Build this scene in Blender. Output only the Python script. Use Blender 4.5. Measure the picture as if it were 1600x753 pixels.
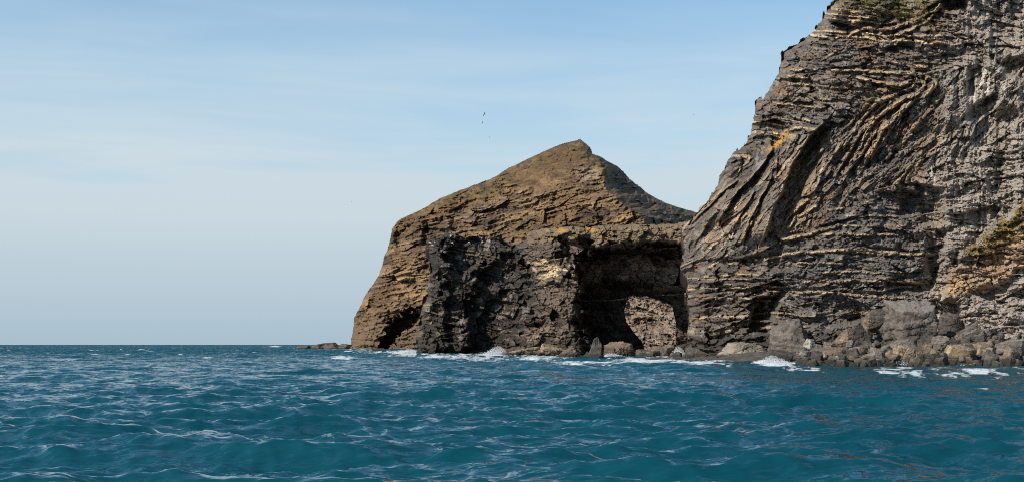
import bpy, math
import numpy as np

# ------------------------------------------------------------------ scene, camera, sky, sun
scene = bpy.context.scene
for o in list(bpy.data.objects):
    bpy.data.objects.remove(o, do_unlink=True)
COL = scene.collection

F = 1931.0          # focal length in photo pixels (1600 wide)
H = 3.5             # eye height above mean sea level, metres
HOR = 538.0         # photo row of the horizon

cam_d = bpy.data.cameras.new("camera")
cam_d.sensor_width = 36.0
cam_d.lens = 36.0 * F / 1600.0
cam_d.shift_y = (HOR - 376.5) / 1600.0
cam_d.clip_start = 0.5
cam_d.clip_end = 60000.0
cam = bpy.data.objects.new("camera", cam_d)
cam.location = (0, 0, H)
cam.rotation_euler = (math.radians(90), 0, 0)
COL.objects.link(cam)
scene.camera = cam

SUN_EL = math.radians(37.0)
SUN_AZ = math.radians(57.0)     # to the left of straight-behind the camera
to_sun = (-math.sin(SUN_AZ) * math.cos(SUN_EL), -math.cos(SUN_AZ) * math.cos(SUN_EL), math.sin(SUN_EL))
sun_d = bpy.data.lights.new("sun", 'SUN')
sun_d.energy = 4.8
sun_d.angle = math.radians(0.5)
sun_d.color = (1.0, 0.91, 0.78)
sun = bpy.data.objects.new("sun", sun_d)
sun.rotation_euler = (math.radians(90) - SUN_EL, 0, math.atan2(to_sun[1], to_sun[0]) + math.radians(90))
COL.objects.link(sun)

world = bpy.data.worlds.new("World")
scene.world = world
world.use_nodes = True
wn = world.node_tree.nodes; wl = world.node_tree.links
wn.clear()
w_out = wn.new('ShaderNodeOutputWorld'); w_bg = wn.new('ShaderNodeBackground')
sky = wn.new('ShaderNodeTexSky'); sky.sky_type = 'NISHITA'; sky.sun_disc = False
sky.sun_elevation = SUN_EL
sky.sun_rotation = math.atan2(to_sun[0], to_sun[1])
sky.altitude = 0.0; sky.air_density = 1.0; sky.dust_density = 0.6; sky.ozone_density = 1.6
w_bg.inputs['Strength'].default_value = 0.12
# thin streaky cirrus, by direction in the sky
tc = wn.new('ShaderNodeTexCoord')
mp = wn.new('ShaderNodeMapping'); mp.inputs['Scale'].default_value = (1.6, 1.6, 15.0)
mp.inputs['Rotation'].default_value = (math.radians(2), math.radians(-3.0), 0)
nz = wn.new('ShaderNodeTexNoise'); nz.inputs['Scale'].default_value = 1.7; nz.inputs['Detail'].default_value = 6.0
nz.inputs['Roughness'].default_value = 0.55; nz.inputs['Distortion'].default_value = 0.35
rp = wn.new('ShaderNodeValToRGB'); rp.color_ramp.elements[0].position = 0.32; rp.color_ramp.elements[1].position = 0.74
rp.color_ramp.elements[0].color = (0, 0, 0, 1); rp.color_ramp.elements[1].color = (1, 1, 1, 1)
sepz = wn.new('ShaderNodeSeparateXYZ')
veil = wn.new('ShaderNodeMapRange'); veil.inputs['From Min'].default_value = 0.30; veil.inputs['From Max'].default_value = 0.03
veil.inputs['To Min'].default_value = 0.14; veil.inputs['To Max'].default_value = 2.1
cm = wn.new('ShaderNodeMath'); cm.operation = 'MULTIPLY'
ca = wn.new('ShaderNodeMath'); ca.operation = 'MULTIPLY_ADD'; ca.inputs[1].default_value = 0.48; ca.inputs[2].default_value = 0.58
mixc = wn.new('ShaderNodeMix'); mixc.data_type = 'RGBA'
SKY_CLOUD = (4.6, 5.9, 7.0, 1)
mixc.inputs[7].default_value = SKY_CLOUD
wl.new(tc.outputs['Generated'], mp.inputs['Vector']); wl.new(mp.outputs['Vector'], nz.inputs['Vector'])
wl.new(nz.outputs['Fac'], rp.inputs['Fac']); wl.new(tc.outputs['Generated'], sepz.inputs[0])
wl.new(sepz.outputs['Z'], veil.inputs['Value'])
wl.new(rp.outputs['Color'], ca.inputs[0]); wl.new(ca.outputs[0], cm.inputs[0]); wl.new(veil.outputs[0], cm.inputs[1])
skytint = wn.new('ShaderNodeMix'); skytint.data_type = 'RGBA'; skytint.blend_type = 'MULTIPLY'
skytint.inputs[0].default_value = 1.0; skytint.inputs[7].default_value = (0.62, 1.10, 1.26, 1)
wl.new(sky.outputs['Color'], skytint.inputs[6])
crr = wn.new('ShaderNodeValToRGB')
ce = crr.color_ramp.elements
ce[0].position = 0.0; ce[0].color = (0.33, 0.435, 0.515, 1)
ce[1].position = 0.30; ce[1].color = (0.545, 0.645, 0.705, 1)
e_ = ce.new(0.10); e_.color = (0.49, 0.575, 0.62, 1)
csc = wn.new('ShaderNodeMix'); csc.data_type = 'RGBA'; csc.blend_type = 'MULTIPLY'; csc.inputs[0].default_value = 1.0
csc.inputs[7].default_value = (10, 10, 10, 1)
wl.new(sepz.outputs['Z'], crr.inputs['Fac']); wl.new(crr.outputs['Color'], csc.inputs[6]); wl.new(csc.outputs[2], mixc.inputs[7])
wl.new(skytint.outputs[2], mixc.inputs[6]); wl.new(cm.outputs[0], mixc.inputs[0])
wl.new(mixc.outputs[2], w_bg.inputs['Color']); wl.new(w_bg.outputs[0], w_out.inputs['Surface'])

vs = scene.view_settings
vs.view_transform = 'Standard'; vs.look = 'None'; vs.exposure = 0.0; vs.gamma = 1.0; vs.use_curve_mapping = False
scene.cycles.filter_width = 1.0
scene.cycles.use_denoising = False
scene.cycles.max_bounces = 6
scene.cycles.diffuse_bounces = 3
scene.cycles.glossy_bounces = 3

# ------------------------------------------------------------------ numeric helpers
def _h(ix, iy, seed):
    n = (ix.astype(np.int64) * 374761393 + iy.astype(np.int64) * 668265263 + seed * 2246822519) & 0xffffffff
    n = ((n ^ (n >> 13)) * 1274126177) & 0xffffffff
    n = ((n ^ (n >> 16)) * 2654435761) & 0xffffffff
    n = n ^ (n >> 15)
    return (n & 0xffffff) / float(0xffffff)

def noise(x, y, seed=0):
    """smooth value noise, -1..1"""
    fx = np.floor(x); fy = np.floor(y)
    u = x - fx; v = y - fy
    u = u * u * u * (u * (u * 6 - 15) + 10); v = v * v * v * (v * (v * 6 - 15) + 10)
    a = _h(fx, fy, seed); b = _h(fx + 1, fy, seed); c = _h(fx, fy + 1, seed); d = _h(fx + 1, fy + 1, seed)
    return 2 * (a + (b - a) * u + (c - a) * v + (a - b - c + d) * u * v) - 1

def fbm(x, y, seed=0, octv=4, gain=0.5):
    s = 0; a = 1.0; tot = 0
    for k in range(octv):
        s = s + a * noise(x * 2 ** k + 17.3 * k, y * 2 ** k - 9.1 * k, seed + k); tot += a; a *= gain
    return s / tot

def ridged(x, y, seed=0, octv=3):
    s = 0; a = 1.0; tot = 0
    for k in range(octv):
        s = s + a * (1 - np.abs(noise(x * 2 ** k + 3.7 * k, y * 2 ** k + 1.9 * k, seed + k)) * 2); tot += a; a *= 0.5
    return s / tot

def cells(x, y, seed=0):
    """cellular facets: random level + tilt of the nearest cell, edge closeness, cell random"""
    fx = np.floor(x); fy = np.floor(y)
    b1 = np.full(x.shape, 9.0); b2 = np.full(x.shape, 9.0)
    lev = np.zeros(x.shape); tx = np.zeros(x.shape); ty = np.zeros(x.shape); rid = np.zeros(x.shape)
    for i in (-1, 0, 1):
        for j in (-1, 0, 1):
            cx = fx + i; cy = fy + j
            dx = x - cx - _h(cx, cy, seed); dy = y - cy - _h(cx, cy, seed + 1)
            d = dx * dx + dy * dy
            m = d < b1
            b2 = np.where(m, b1, np.minimum(b2, d)); b1 = np.where(m, d, b1)
            r = _h(cx, cy, seed + 2)
            lev = np.where(m, (r - 0.5) * 1.2 + dx * (_h(cx, cy, seed + 3) - 0.5) * 1.8 + dy * (_h(cx, cy, seed + 4) - 0.5) * 1.8, lev)
            rid = np.where(m, r, rid)
    return lev, np.sqrt(b2) - np.sqrt(b1), rid

def _h3(ix, iy, iz, seed):
    return _h(ix + iz * 57.0, iy - iz * 113.0, seed)

def noise3(p, seed=0):
    f = np.floor(p); t = p - f; t = t * t * (3 - 2 * t)
    r = 0
    for i in (0, 1):
        for j in (0, 1):
            for k in (0, 1):
                w = (t[:, 0] if i else 1 - t[:, 0]) * (t[:, 1] if j else 1 - t[:, 1]) * (t[:, 2] if k else 1 - t[:, 2])
                r = r + w * _h3(f[:, 0] + i, f[:, 1] + j, f[:, 2] + k, seed)
    return 2 * r - 1

def fbm3(p, seed=0, octv=4, gain=0.5):
    s = 0; a = 1.0; tot = 0
    for k in range(octv):
        s = s + a * noise3(p * 2 ** k + 11.7 * k, seed + k); tot += a; a *= gain
    return s / tot

def cells3(p, seed=0):
    f = np.floor(p); b1 = np.full(len(p), 9.0); b2 = np.full(len(p), 9.0); lev = np.zeros(len(p)); rid = np.zeros(len(p))
    for i in (-1, 0, 1):
        for j in (-1, 0, 1):
            for k in (-1, 0, 1):
                c = f + (i, j, k)
                q = [p[:, a] - c[:, a] - _h3(c[:, 0], c[:, 1], c[:, 2], seed + a) for a in range(3)]
                d = q[0] ** 2 + q[1] ** 2 + q[2] ** 2
                m = d < b1
                b2 = np.where(m, b1, np.minimum(b2, d)); b1 = np.where(m, d, b1)
                r = _h3(c[:, 0], c[:, 1], c[:, 2], seed + 5)
                l = (r - 0.5) + sum(q[a] * (_h3(c[:, 0], c[:, 1], c[:, 2], seed + 6 + a) - 0.5) * 1.6 for a in range(3))
                lev = np.where(m, l, lev); rid = np.where(m, r, rid)
    return lev, rid, np.sqrt(b2) - np.sqrt(b1)

def sst(a, b, x):
    t = np.clip((x - a) / (b - a), 0, 1)
    return t * t * (3 - 2 * t)

def inside(px, py, poly):
    r = np.zeros(px.shape, bool)
    n = len(poly)
    for i in range(n):
        x0, y0 = poly[i]; x1, y1 = poly[(i + 1) % n]
        if y0 == y1: continue
        c = ((y0 > py) != (y1 > py)) & (px < (x1 - x0) * (py - y0) / (y1 - y0) + x0)
        r ^= c
    return r

def dist_line(px, py, pts, closed=False):
    d = np.full(px.shape, 1e9)
    n = len(pts)
    for i in range(n if closed else n - 1):
        x0, y0 = pts[i]; x1, y1 = pts[(i + 1) % n]
        vx, vy = x1 - x0, y1 - y0
        t = np.clip(((px - x0) * vx + (py - y0) * vy) / (vx * vx + vy * vy + 1e-9), 0, 1)
        d = np.minimum(d, np.hypot(px - x0 - t * vx, py - y0 - t * vy))
    return d

def soft_poly(px, py, poly, soft):
    """1 inside, 0 outside, smooth over +-soft"""
    poly = np.array(poly, float)
    out = np.zeros(px.shape)
    m = (px > poly[:, 0].min() - soft) & (px < poly[:, 0].max() + soft) & (py > poly[:, 1].min() - soft) & (py < poly[:, 1].max() + soft)
    if not m.any(): return out
    qx, qy = px[m], py[m]
    d = dist_line(qx, qy, poly, True)
    sd = np.where(inside(qx, qy, poly), d, -d)
    out[m] = sst(-soft, soft, sd)
    return out

def ridge_saw(px, py, pts, wl_, wr_, fade=14):
    """slab edge: ramps up over wl_ px from the left to the traced edge, drops over wr_ px right of it"""
    pts = np.array(pts, float)
    pts = pts[np.argsort(pts[:, 1])]
    ex = np.interp(py, pts[:, 1], pts[:, 0])
    d = px - ex
    v = np.where(d < 0, np.clip(1 + d / wl_, 0, 1), 1 - sst(0, wr_, d))
    f = sst(pts[0, 1] - fade, pts[0, 1] + fade, py) * (1 - sst(pts[-1, 1] - fade, pts[-1, 1] + fade, py))
    return v * f

def smin(a, b, k):
    h = np.clip(0.5 + 0.5 * (b - a) / k, 0, 1)
    return b + (a - b) * h - k * h * (1 - h)

def P(px, py, D):
    return ((px - 800.0) / F * D, D, H + (HOR - py) / F * D)

def lerp3(a, b, t):
    return a + (np.asarray(b) - a) * t[..., None]

# ------------------------------------------------------------------ object helpers
def tag(o, label=None, cat=None, group=None, kind=None):
    if label: o['label'] = label
    if cat: o['category'] = cat
    if group: o['group'] = group
    if kind: o['kind'] = kind
    return o

def mesh_obj(name, verts, faces, mat, parent=None, col=None, smooth=False, loc=None, attrs=None):
    me = bpy.data.meshes.new(name)
    verts = np.asarray(verts, np.float32); faces = np.asarray(faces, np.int32)
    k = faces.shape[1]
    me.vertices.add(len(verts)); me.vertices.foreach_set('co', verts.ravel())
    me.loops.add(faces.size); me.loops.foreach_set('vertex_index', faces.ravel())
    me.polygons.add(len(faces))
    me.polygons.foreach_set('loop_start', np.arange(0, faces.size, k, dtype=np.int32))
    if smooth: me.polygons.foreach_set('use_smooth', np.ones(len(faces), bool))
    me.update(calc_edges=True)
    if col is not None:
        a = me.color_attributes.new('rock_colour', 'FLOAT_COLOR', 'POINT')
        c = np.ones((len(verts), 4), np.float32); c[:, :3] = col
        a.data.foreach_set('color', c.ravel())
    for nme, arr in (attrs or {}).items():
        a = me.attributes.new(nme, 'FLOAT', 'POINT'); a.data.foreach_set('value', np.asarray(arr, np.float32))
    me.materials.append(mat)
    o = bpy.data.objects.new(name, me)
    COL.objects.link(o)
    if loc is not None: o.location = loc
    if parent: o.parent = parent
    return o

def rock_material(name, tint=(1, 1, 1), scale=1.0, spread=0.4, bump=0.25, rough=0.85, attr=True, base=(0.16, 0.13, 0.1)):
    m = bpy.data.materials.new(name); m.use_nodes = True
    n = m.node_tree.nodes; l = m.node_tree.links
    b = n['Principled BSDF']; b.inputs['Roughness'].default_value = rough; b.inputs['Specular IOR Level'].default_value = 0.25
    g = n.new('ShaderNodeNewGeometry')
    nz = n.new('ShaderNodeTexNoise'); nz.inputs['Scale'].default_value = 1.3 * scale; nz.inputs['Detail'].default_value = 8; nz.inputs['Roughness'].default_value = 0.7
    l.new(g.outputs['Position'], nz.inputs['Vector'])
    mr = n.new('ShaderNodeMapRange'); mr.inputs['From Min'].default_value = 0.3; mr.inputs['From Max'].default_value = 0.7
    mr.inputs['To Min'].default_value = 1 - spread; mr.inputs['To Max'].default_value = 1 + spread
    l.new(nz.outputs['Fac'], mr.inputs['Value'])
    mx = n.new('ShaderNodeMix'); mx.data_type = 'RGBA'; mx.blend_type = 'MULTIPLY'; mx.inputs[0].default_value = 1
    if attr:
        at = n.new('ShaderNodeAttribute'); at.attribute_name = 'rock_colour'
        l.new(at.outputs['Color'], mx.inputs[6])
    else:
        mx.inputs[6].default_value = (*base, 1)
    l.new(mr.outputs[0], mx.inputs[7])
    l.new(mx.outputs[2], b.inputs['Base Color'])
    nb = n.new('ShaderNodeTexNoise'); nb.inputs['Scale'].default_value = 2.5 * scale; nb.inputs['Detail'].default_value = 6; nb.inputs['Roughness'].default_value = 0.65
    l.new(g.outputs['Position'], nb.inputs['Vector'])
    bp = n.new('ShaderNodeBump'); bp.inputs['Strength'].default_value = bump; bp.inputs['Distance'].default_value = 0.5 / scale
    l.new(nb.outputs['Fac'], bp.inputs['Height']); l.new(bp.outputs['Normal'], b.inputs['Normal'])
    return m

M_CLIFF = rock_material("folded_rock", bump=0.35)
M_HEAD = rock_material("headland_rock", scale=0.5, bump=0.3)
M_BOULDER = rock_material("boulder_rock", scale=2.6, spread=0.35, bump=0.45, rough=0.8)

def relief(name, pxs, pys, poly, field, mat, jitter, back=(6, 20, 50, 110), rad=(0, 0), sil=None, zback=0.0, calm_rim=None):
    """A solid rock body: its face is a dense relief, its rim is carried back into the land."""
    PX, PY = np.meshgrid(pxs, pys)
    jx = jitter * (fbm(PX / 26, PY / 26, 901, 4, 0.6) + 0.35 * cells(PX / 17, PY / 12, 905)[0])
    jy = jitter * 0.7 * (fbm(PX / 22, PY / 22, 911, 4, 0.6) + 0.55 * cells(PX / 12, PY / 10, 915)[0])
    if calm_rim is not None:
        k_ = 1 - 0.90 * soft_poly(PX, PY, calm_rim, 12)
        jx = jx * k_; jy = jy * k_
    ins = inside(PX + jx, PY + jy, poly)
    D = np.zeros(PX.shape); C = np.zeros(PX.shape + (3,))
    d, c = field(PX[ins], PY[ins])
    if sil is not None:
        e = np.clip(dist_line(PX[ins], PY[ins], sil) / rad[0], 0, 1)
        d = d + rad[1] * (1 - np.sqrt(np.clip(1 - (1 - e) ** 2, 0, 1)))
    D[ins] = d; C[ins] = c
    q = ins[:-1, :-1] & ins[1:, :-1] & ins[:-1, 1:] & ins[1:, 1:]
    used = np.zeros(PX.shape, bool)
    used[:-1, :-1] |= q; used[1:, :-1] |= q; used[:-1, 1:] |= q; used[1:, 1:] |= q
    idx = np.full(PX.shape, -1, np.int64); idx[used] = np.arange(used.sum())
    x, y, z = P(PX[used], PY[used], D[used])
    V = np.stack([x, y, z], 1); CC = C[used]
    quads = np.stack([idx[:-1, :-1][q], idx[1:, :-1][q], idx[1:, 1:][q], idx[:-1, 1:][q]], 1)
    qp = np.pad(q, 1)
    up = qp[1:-1, 1:-1] & ~qp[:-2, 1:-1]; dn = qp[1:-1, 1:-1] & ~qp[2:, 1:-1]
    lf = qp[1:-1, 1:-1] & ~qp[1:-1, :-2]; rt = qp[1:-1, 1:-1] & ~qp[1:-1, 2:]
    A = idx[:-1, :-1]; B = idx[1:, :-1]; Cc = idx[1:, 1:]; Dd = idx[:-1, 1:]
    E = np.concatenate([np.stack([Dd[up], A[up]], 1), np.stack([B[dn], Cc[dn]], 1), np.stack([A[lf], B[lf]], 1), np.stack([Cc[rt], Dd[rt]], 1)])
    rim = np.unique(E); rmap = np.full(len(V), -1, np.int64); rmap[rim] = np.arange(len(rim))
    prev = rim; base = V[rim]; cprev = CC[rim]
    for k, b in enumerate(back):
        s = (base[:, 1] + b) / base[:, 1]
        wob = 1.2 * noise(base[:, 0] / 3 + 7 * k, base[:, 2] / 3, 77)
        nv = np.stack([base[:, 0] * s + 0 * wob, base[:, 1] + b + wob, base[:, 2] - zback * b], 1)
        st = len(V); V = np.concatenate([V, nv]); CC = np.concatenate([CC, cprev])
        cur = st + np.arange(len(rim))
        quads = np.concatenate([quads, np.stack([prev[rmap[E[:, 0]]], cur[rmap[E[:, 0]]], cur[rmap[E[:, 1]]], prev[rmap[E[:, 1]]]], 1)])
        prev = cur
    return mesh_obj(name, V, quads, mat, col=CC)

def grid_axis(a, b, step, pre=0, post=0, cstep=3.0):
    r = np.arange(a, b, step)
    if pre: r = np.concatenate([np.arange(a - pre, a, cstep), r])
    if post: r = np.concatenate([r, np.arange(b, b + post, cstep)])
    return r

# ------------------------------------------------------------------ beds of sandstone and shale
def bed_table(seed, smin_, smax_, sand=(1.4, 5.0), shale=(3, 20)):
    r = np.random.RandomState(seed)
    edges = [smin_]; typ = []
    while edges[-1] < smax_:
        t = r.uniform(*shale) if len(typ) % 2 == 0 else r.uniform(*sand)
        edges.append(edges[-1] + t); typ.append(len(typ) % 2)
    return np.array(edges), np.array(typ), r.rand(len(typ)), r.rand(len(typ))

BEDS = bed_table(5, -900, 900)

def beds(S, T, scale=1.0, tab=BEDS, cont=0.0):
    """protrusion (px-ish units 0..1) and pale-bed mask"""
    ed, ty, ra, rb = tab
    i = np.clip(np.searchsorted(ed, S) - 1, 0, len(ty) - 1)
    f = (S - ed[i]) / (ed[i + 1] - ed[i])
    L = 6 + 18 * rb[i]
    blk = np.floor(T / L + 40 * ra[i]); hb = _h(blk, i, 31); hb2 = _h(blk, i, 32)
    jf = np.abs((T / L + 40 * ra[i]) - blk - 0.5) * 2
    sand = ty[i] == 1
    strong = sand * sst(0.62, 0.76, ra[i] * 0.75 + hb * 0.42)
    strong = np.maximum(strong, cont * sand * sst(0.2, 0.5, ra[i]))
    edge = sst(0.0, 0.16, f) * (1 - sst(0.86, 1.0, f)) * (1 - 0.8 * sst(0.86, 1.0, jf))
    prot = np.where(sand, (0.35 + 0.65 * hb2) * strong * edge,
                    -0.35 * ra[i] + 0.30 * (hb - 0.5) + 0.25 * (1 - f) * (rb[i] - 0.2))
    lam = np.where(sand, 0, _h(np.floor(S / 1.7), blk, 33) - 0.5)
    return prot + 0.22 * lam, strong * edge, _h(i, i * 0, 35), lam

# ------------------------------------------------------------------ the big folded cliff on the right
CL_BASE = ([1040, 1100, 1200, 1300, 1400, 1500, 1600, 2000], [330, 292, 265, 250, 245, 242, 236, 225])
CLIFF_SIL = [(1067, 350), (1070, 346), (1082, 334), (1108, 306), (1122, 288), (1127, 262), (1148, 232), (1163, 222), (1172, 210),
             (1174, 188), (1182, 156), (1196, 148), (1205, 130), (1218, 108), (1224, 82), (1248, 68), (1265, 55), (1282, 34), (1290, 16), (1302, 6),
             (1330, -22), (1380, -60), (1460, -90), (1560, -110), (1700, -120), (1990, -125)]
CLIFF_POLY = CLIFF_SIL + [(1990, 600), (1066, 600), (1068, 562), (1070, 545), (1074, 510), (1076, 480), (1072, 455), (1067, 430), (1067, 400), (1067, 372), (1067, 356)]

def cliff_field(px, py):
    base = np.interp(px, *CL_BASE)
    zz = (HOR - py) / F * base
    D = base + 0.38 * np.clip(zz, -10, 200) + 0.10 * np.clip(zz - 45, 0, 200)
    # large irregular shape
    D = D + 5.5 * fbm(px / 150, py / 120, 11, 4) + 2.0 * fbm(px / 45, py / 45, 12, 4)
    wx = px + 9 * fbm(px / 70, py / 70, 21, 3) + 1.3 * fbm(px / 16, py / 16, 22, 3)
    wy = py + 9 * fbm(px / 75, py / 60, 23, 3) + 1.2 * fbm(px / 15, py / 15, 24, 3)
    # fold: flat beds below, steep limb, recumbent hinge above
    vx, vy = 223 / 331.0, -245 / 331.0
    s_st = (wx - 1217) * (-vy) + (wy - 375) * vx
    t_st = (wx - 1217) * vx + (wy - 375) * vy
    s_fl = (375 - wy) - 0.05 * (wx - 1217)
    s_tp = (140 - wy) + 0.06 * (wx - 1450)
    lowfl = sst(385, 425, wy + 0.12 * (wx - 1217))
    S1 = smin(s_fl, s_st, 14.0)
    S = -smin(-S1, -s_tp, 16.0)
    S = S * (1 - lowfl) + s_fl * lowfl
    steep = (s_st < s_fl) & (s_st > s_tp) & (lowfl < 0.5)
    T = np.where(steep, t_st, wx)
    right = sst(1440, 1500, px + 0.10 * (py - 200) + 22 * fbm(px / 50, py / 50, 25, 3))
    prot, pale, brand, lam = beds(S, T, cont=np.where(steep, 0.5, 0.0))
    amp = (1.05 - 0.75 * right) * (0.25 + 0.85 * sst(-0.35, 0.35, fbm(px / 55, py / 45, 26, 3)))
    amp = np.where(steep, amp * 1.1, amp)
    D = D - amp * prot
    # traced beds of the fold hinges
    tr = np.zeros(px.shape); fx = px + 1.6 * fbm(px / 9, py / 9, 45, 3); fy = py + 1.6 * fbm(px / 9, py / 9, 46, 3)
    for pts, wd, a in (
        ([(1340, 122), (1374, 130), (1409, 133), (1430, 125), (1445, 130), (1441, 141), (1398, 165), (1366, 186), (1345, 225), (1325, 268)], 3.0, 1.5),
        ([(1450, 124), (1462, 130), (1454, 143), (1428, 154), (1404, 178), (1380, 200), (1362, 235), (1340, 270)], 4.4, 2.0),
        ([(1350, 112), (1388, 114), (1428, 114), (1434, 128), (1420, 140), (1370, 160), (1340, 195), (1318, 232)], 2.4, 1.1),
        ([(1262, 312), (1232, 338), (1218, 370), (1224, 374), (1259, 368), (1310, 352)], 2.6, 1.4),
        ([(1275, 323), (1247, 338), (1231, 355)], 2.4, 1.2),
        ([(1325, 56), (1350, 44), (1390, 46), (1440, 30), (1468, 8)], 2.6, 1.5),
        ([(1400, 56), (1425, 46), (1452, 30), (1470, 8)], 2.4, 1.4),
        ([(1440, 56), (1480, 56), (1510, 60)], 1.8, 0.8),
        ([(1332, 319), (1350, 318), (1368, 314)], 2.0, 0.7), ([(1296, 329), (1316, 326)], 1.7, 0.6), ([(1322, 338), (1360, 337), (1402, 339)], 1.8, 0.6), ([(1318, 353), (1360, 354), (1410, 353)], 1.8, 0.6),
        ([(1250, 370), (1300, 365), (1340, 367), (1402, 366)], 1.8, 0.6), ([(1240, 396), (1290, 392), (1343, 389), (1401, 395), (1420, 398)], 2.3, 0.8), ([(1306, 391), (1380, 397), (1458, 397)], 2.0, 0.7),
        ([(1181, 406), (1215, 401), (1252, 393)], 2.2, 0.8), ([(1242, 411), (1280, 410), (1316, 412)], 1.8, 0.6), ([(1258, 440), (1310, 438), (1400, 439), (1452, 444)], 2.0, 0.8), ([(1210, 456), (1290, 457), (1350, 462), (1413, 465)], 2.2, 0.8),
        ([(1074, 452), (1120, 449), (1178, 450)], 1.9, 0.7), ([(1088, 467), (1150, 465), (1206, 470)], 1.9, 0.7), ([(1290, 425), (1340, 424), (1380, 427)], 1.6, 0.6), ([(1100, 432), (1150, 428), (1200, 430)], 1.8, 0.6), ([(1140, 412), (1170, 411)], 1.8, 0.6),
        ([(1226, 109), (1270, 109), (1357, 110)], 1.9, 0.7), ([(1232, 119), (1262, 123)], 1.7, 0.6), ([(1234, 131), (1266, 133)], 1.9, 0.7), ([(1270, 135), (1326, 138), (1345, 137)], 1.7, 0.6), ([(1262, 153), (1298, 156)], 1.9, 0.7),
        ([(1240, 182), (1266, 189)], 2.0, 0.7), ([(1334, 34), (1357, 28)], 2.6, 0.9), ([(1286, 93), (1306, 81)], 1.6, 0.6), ([(1208, 162), (1250, 165), (1290, 170)], 1.6, 0.6), ([(1225, 205), (1250, 200)], 1.6, 0.6),
        ([(1165, 335), (1150, 352), (1142, 372)], 2.4, 1.2), ([(1186, 316), (1172, 350), (1156, 378)], 2.6, 1.4)):
        dd = dist_line(fx, fy, pts)
        m_ = (1 - sst(wd * 0.6, wd, dd)) * (0.25 + 0.75 * (_h(np.floor(px / 7.3 + py / 17 + 0.6 * noise(px / 9, py / 9, 48)), np.floor(py / 13), 47) > 0.36))
        D = D - a * m_ + 0.5 * a * (sst(wd, wd + 1.5, dd) * (1 - sst(wd + 2, wd + 7, dd)))
        tr = np.maximum(tr, m_ * (0.85 if wd >= 2.6 or pts[0][1] < 125 and wd > 2.1 else 1.0))
    # big slab edges in the steep limb
    for pts, a, wl_, wr_ in (
        ([(1286, 192), (1264, 212), (1242, 250), (1226, 285), (1206, 330), (1192, 372)], 7.5, 46, 5),
        ([(1206, 236), (1184, 266), (1152, 300), (1122, 346)], 6.0, 30, 4),
        ([(1150, 282), (1118, 312), (1078, 350)], 4.0, 26, 3),
        ([(1178, 300), (1164, 325), (1140, 365)], 4.5, 20, 3), ([(1205, 275), (1190, 305), (1170, 345), (1160, 380)], 4.0, 20, 3), ([(1120, 330), (1102, 352), (1088, 378)], 3.5, 18, 3),
        ([(1345, 205), (1322, 245), (1302, 282)], 2.6, 22, 4),
        ([(1372, 200), (1348, 238), (1322, 272)], 2.2, 20, 4),
        ([(1322, 215), (1300, 245), (1280, 280)], 1.8, 18, 3),
        ([(1400, 190), (1372, 232), (1350, 262)], 1.6, 18, 3),
        ([(1245, 306), (1228, 330), (1214, 372)], 2.0, 12, 3)):
        qx = px + 3 * fbm(px / 20, py / 20, 41, 3)
        D = D - a * ridge_saw(qx, py, pts, wl_, wr_)
        tr = np.maximum(tr, 0.55 * ridge_saw(qx, py, pts, 5, 1.5, 4))
    # hollows, caves, gullies
    jx = px + 5 * fbm(px / 14, py / 14, 51, 3); jy = py + 5 * fbm(px / 14, py / 14, 52, 3)
    for poly, dep, soft in (
        ([(1168, 518), (1176, 492), (1190, 466), (1226, 456), (1212, 480), (1198, 520)], 8, 5),
        ([(1290, 200), (1268, 218), (1240, 262), (1214, 372), (1238, 330), (1276, 258)], 4, 8),
        ([(1432, 288), (1470, 296), (1476, 348), (1440, 350)], 5, 7),
        ([(1412, 300), (1436, 305), (1432, 340), (1405, 332)], 4, 6),
        ([(1452, 360), (1480, 362), (1470, 420), (1456, 446), (1446, 410)], 5, 7),
        ([(1470, -4), (1512, -4), (1508, 12), (1482, 18)], 7, 5),
        ([(1395, 62), (1430, 72), (1424, 84), (1385, 80)], 3, 5),
        ([(1500, 190), (1530, 160), (1560, 150), (1556, 172), (1520, 186)], 3.5, 5),
        ([(1560, 96), (1600, 88), (1600, 124), (1572, 116)], 4, 6),
        ([(1512, 118), (1522, 108), (1524, 150), (1508, 150)], 3, 5),
        ([(1545, 178), (1580, 168), (1600, 190), (1560, 196)], 3.5, 5),
        ([(1150, 405), (1210, 395), (1250, 402), (1240, 420), (1170, 424)], 3, 5),
        ([(1060, 440), (1072, 432), (1084, 470), (1078, 500), (1062, 500)], 4, 6),
        ([(1385, 440), (1455, 442), (1455, 454), (1388, 456)], 2.6, 3),
        ([(1270, 470), (1345, 476), (1350, 500), (1290, 510)], 4, 8),
        ([(1168, 215), (1195, 205), (1200, 250), (1178, 268)], 2.5, 6)):
        D = D + dep * soft_poly(jx, jy, poly, soft)
    # overhanging knobs on the skyline
    for cx, cy, rx, ry, a in ((1142, 255, 18, 22, 5), (1182, 180, 11, 24, 3), (1300, 18, 20, 16, 3), (1160, 340, 22, 18, 2)):
        D = D - a * np.clip(1 - ((px - cx) / rx) ** 2 - ((py - cy) / ry) ** 2, 0, 1) ** 0.6
    # right hand spur: rusty bulge and grass above, rough dark buttress below
    spur = soft_poly(jx, jy, [(1472, 470), (1486, 428), (1500, 398), (1545, 362), (1612, 306), (2000, 250), (2000, 600), (1520, 600), (1500, 520), (1500, 470)], 5)
    D = D - 7 * spur
    low = soft_poly(jx, jy, [(1508, 462), (1560, 446), (1590, 424), (1640, 410), (2000, 380), (2000, 600), (1512, 600)], 6)
    D = D + 3.0 * low * (1 - sst(440, 500, py)) - 3.5 * low * sst(455, 520, py)
    # cracks and blocks
    k1, e1, r1 = cells(T / 64 + 3, S / 30, 61)
    k2, e2, r2 = cells(T / 25, S / 9 + 5, 65)
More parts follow.
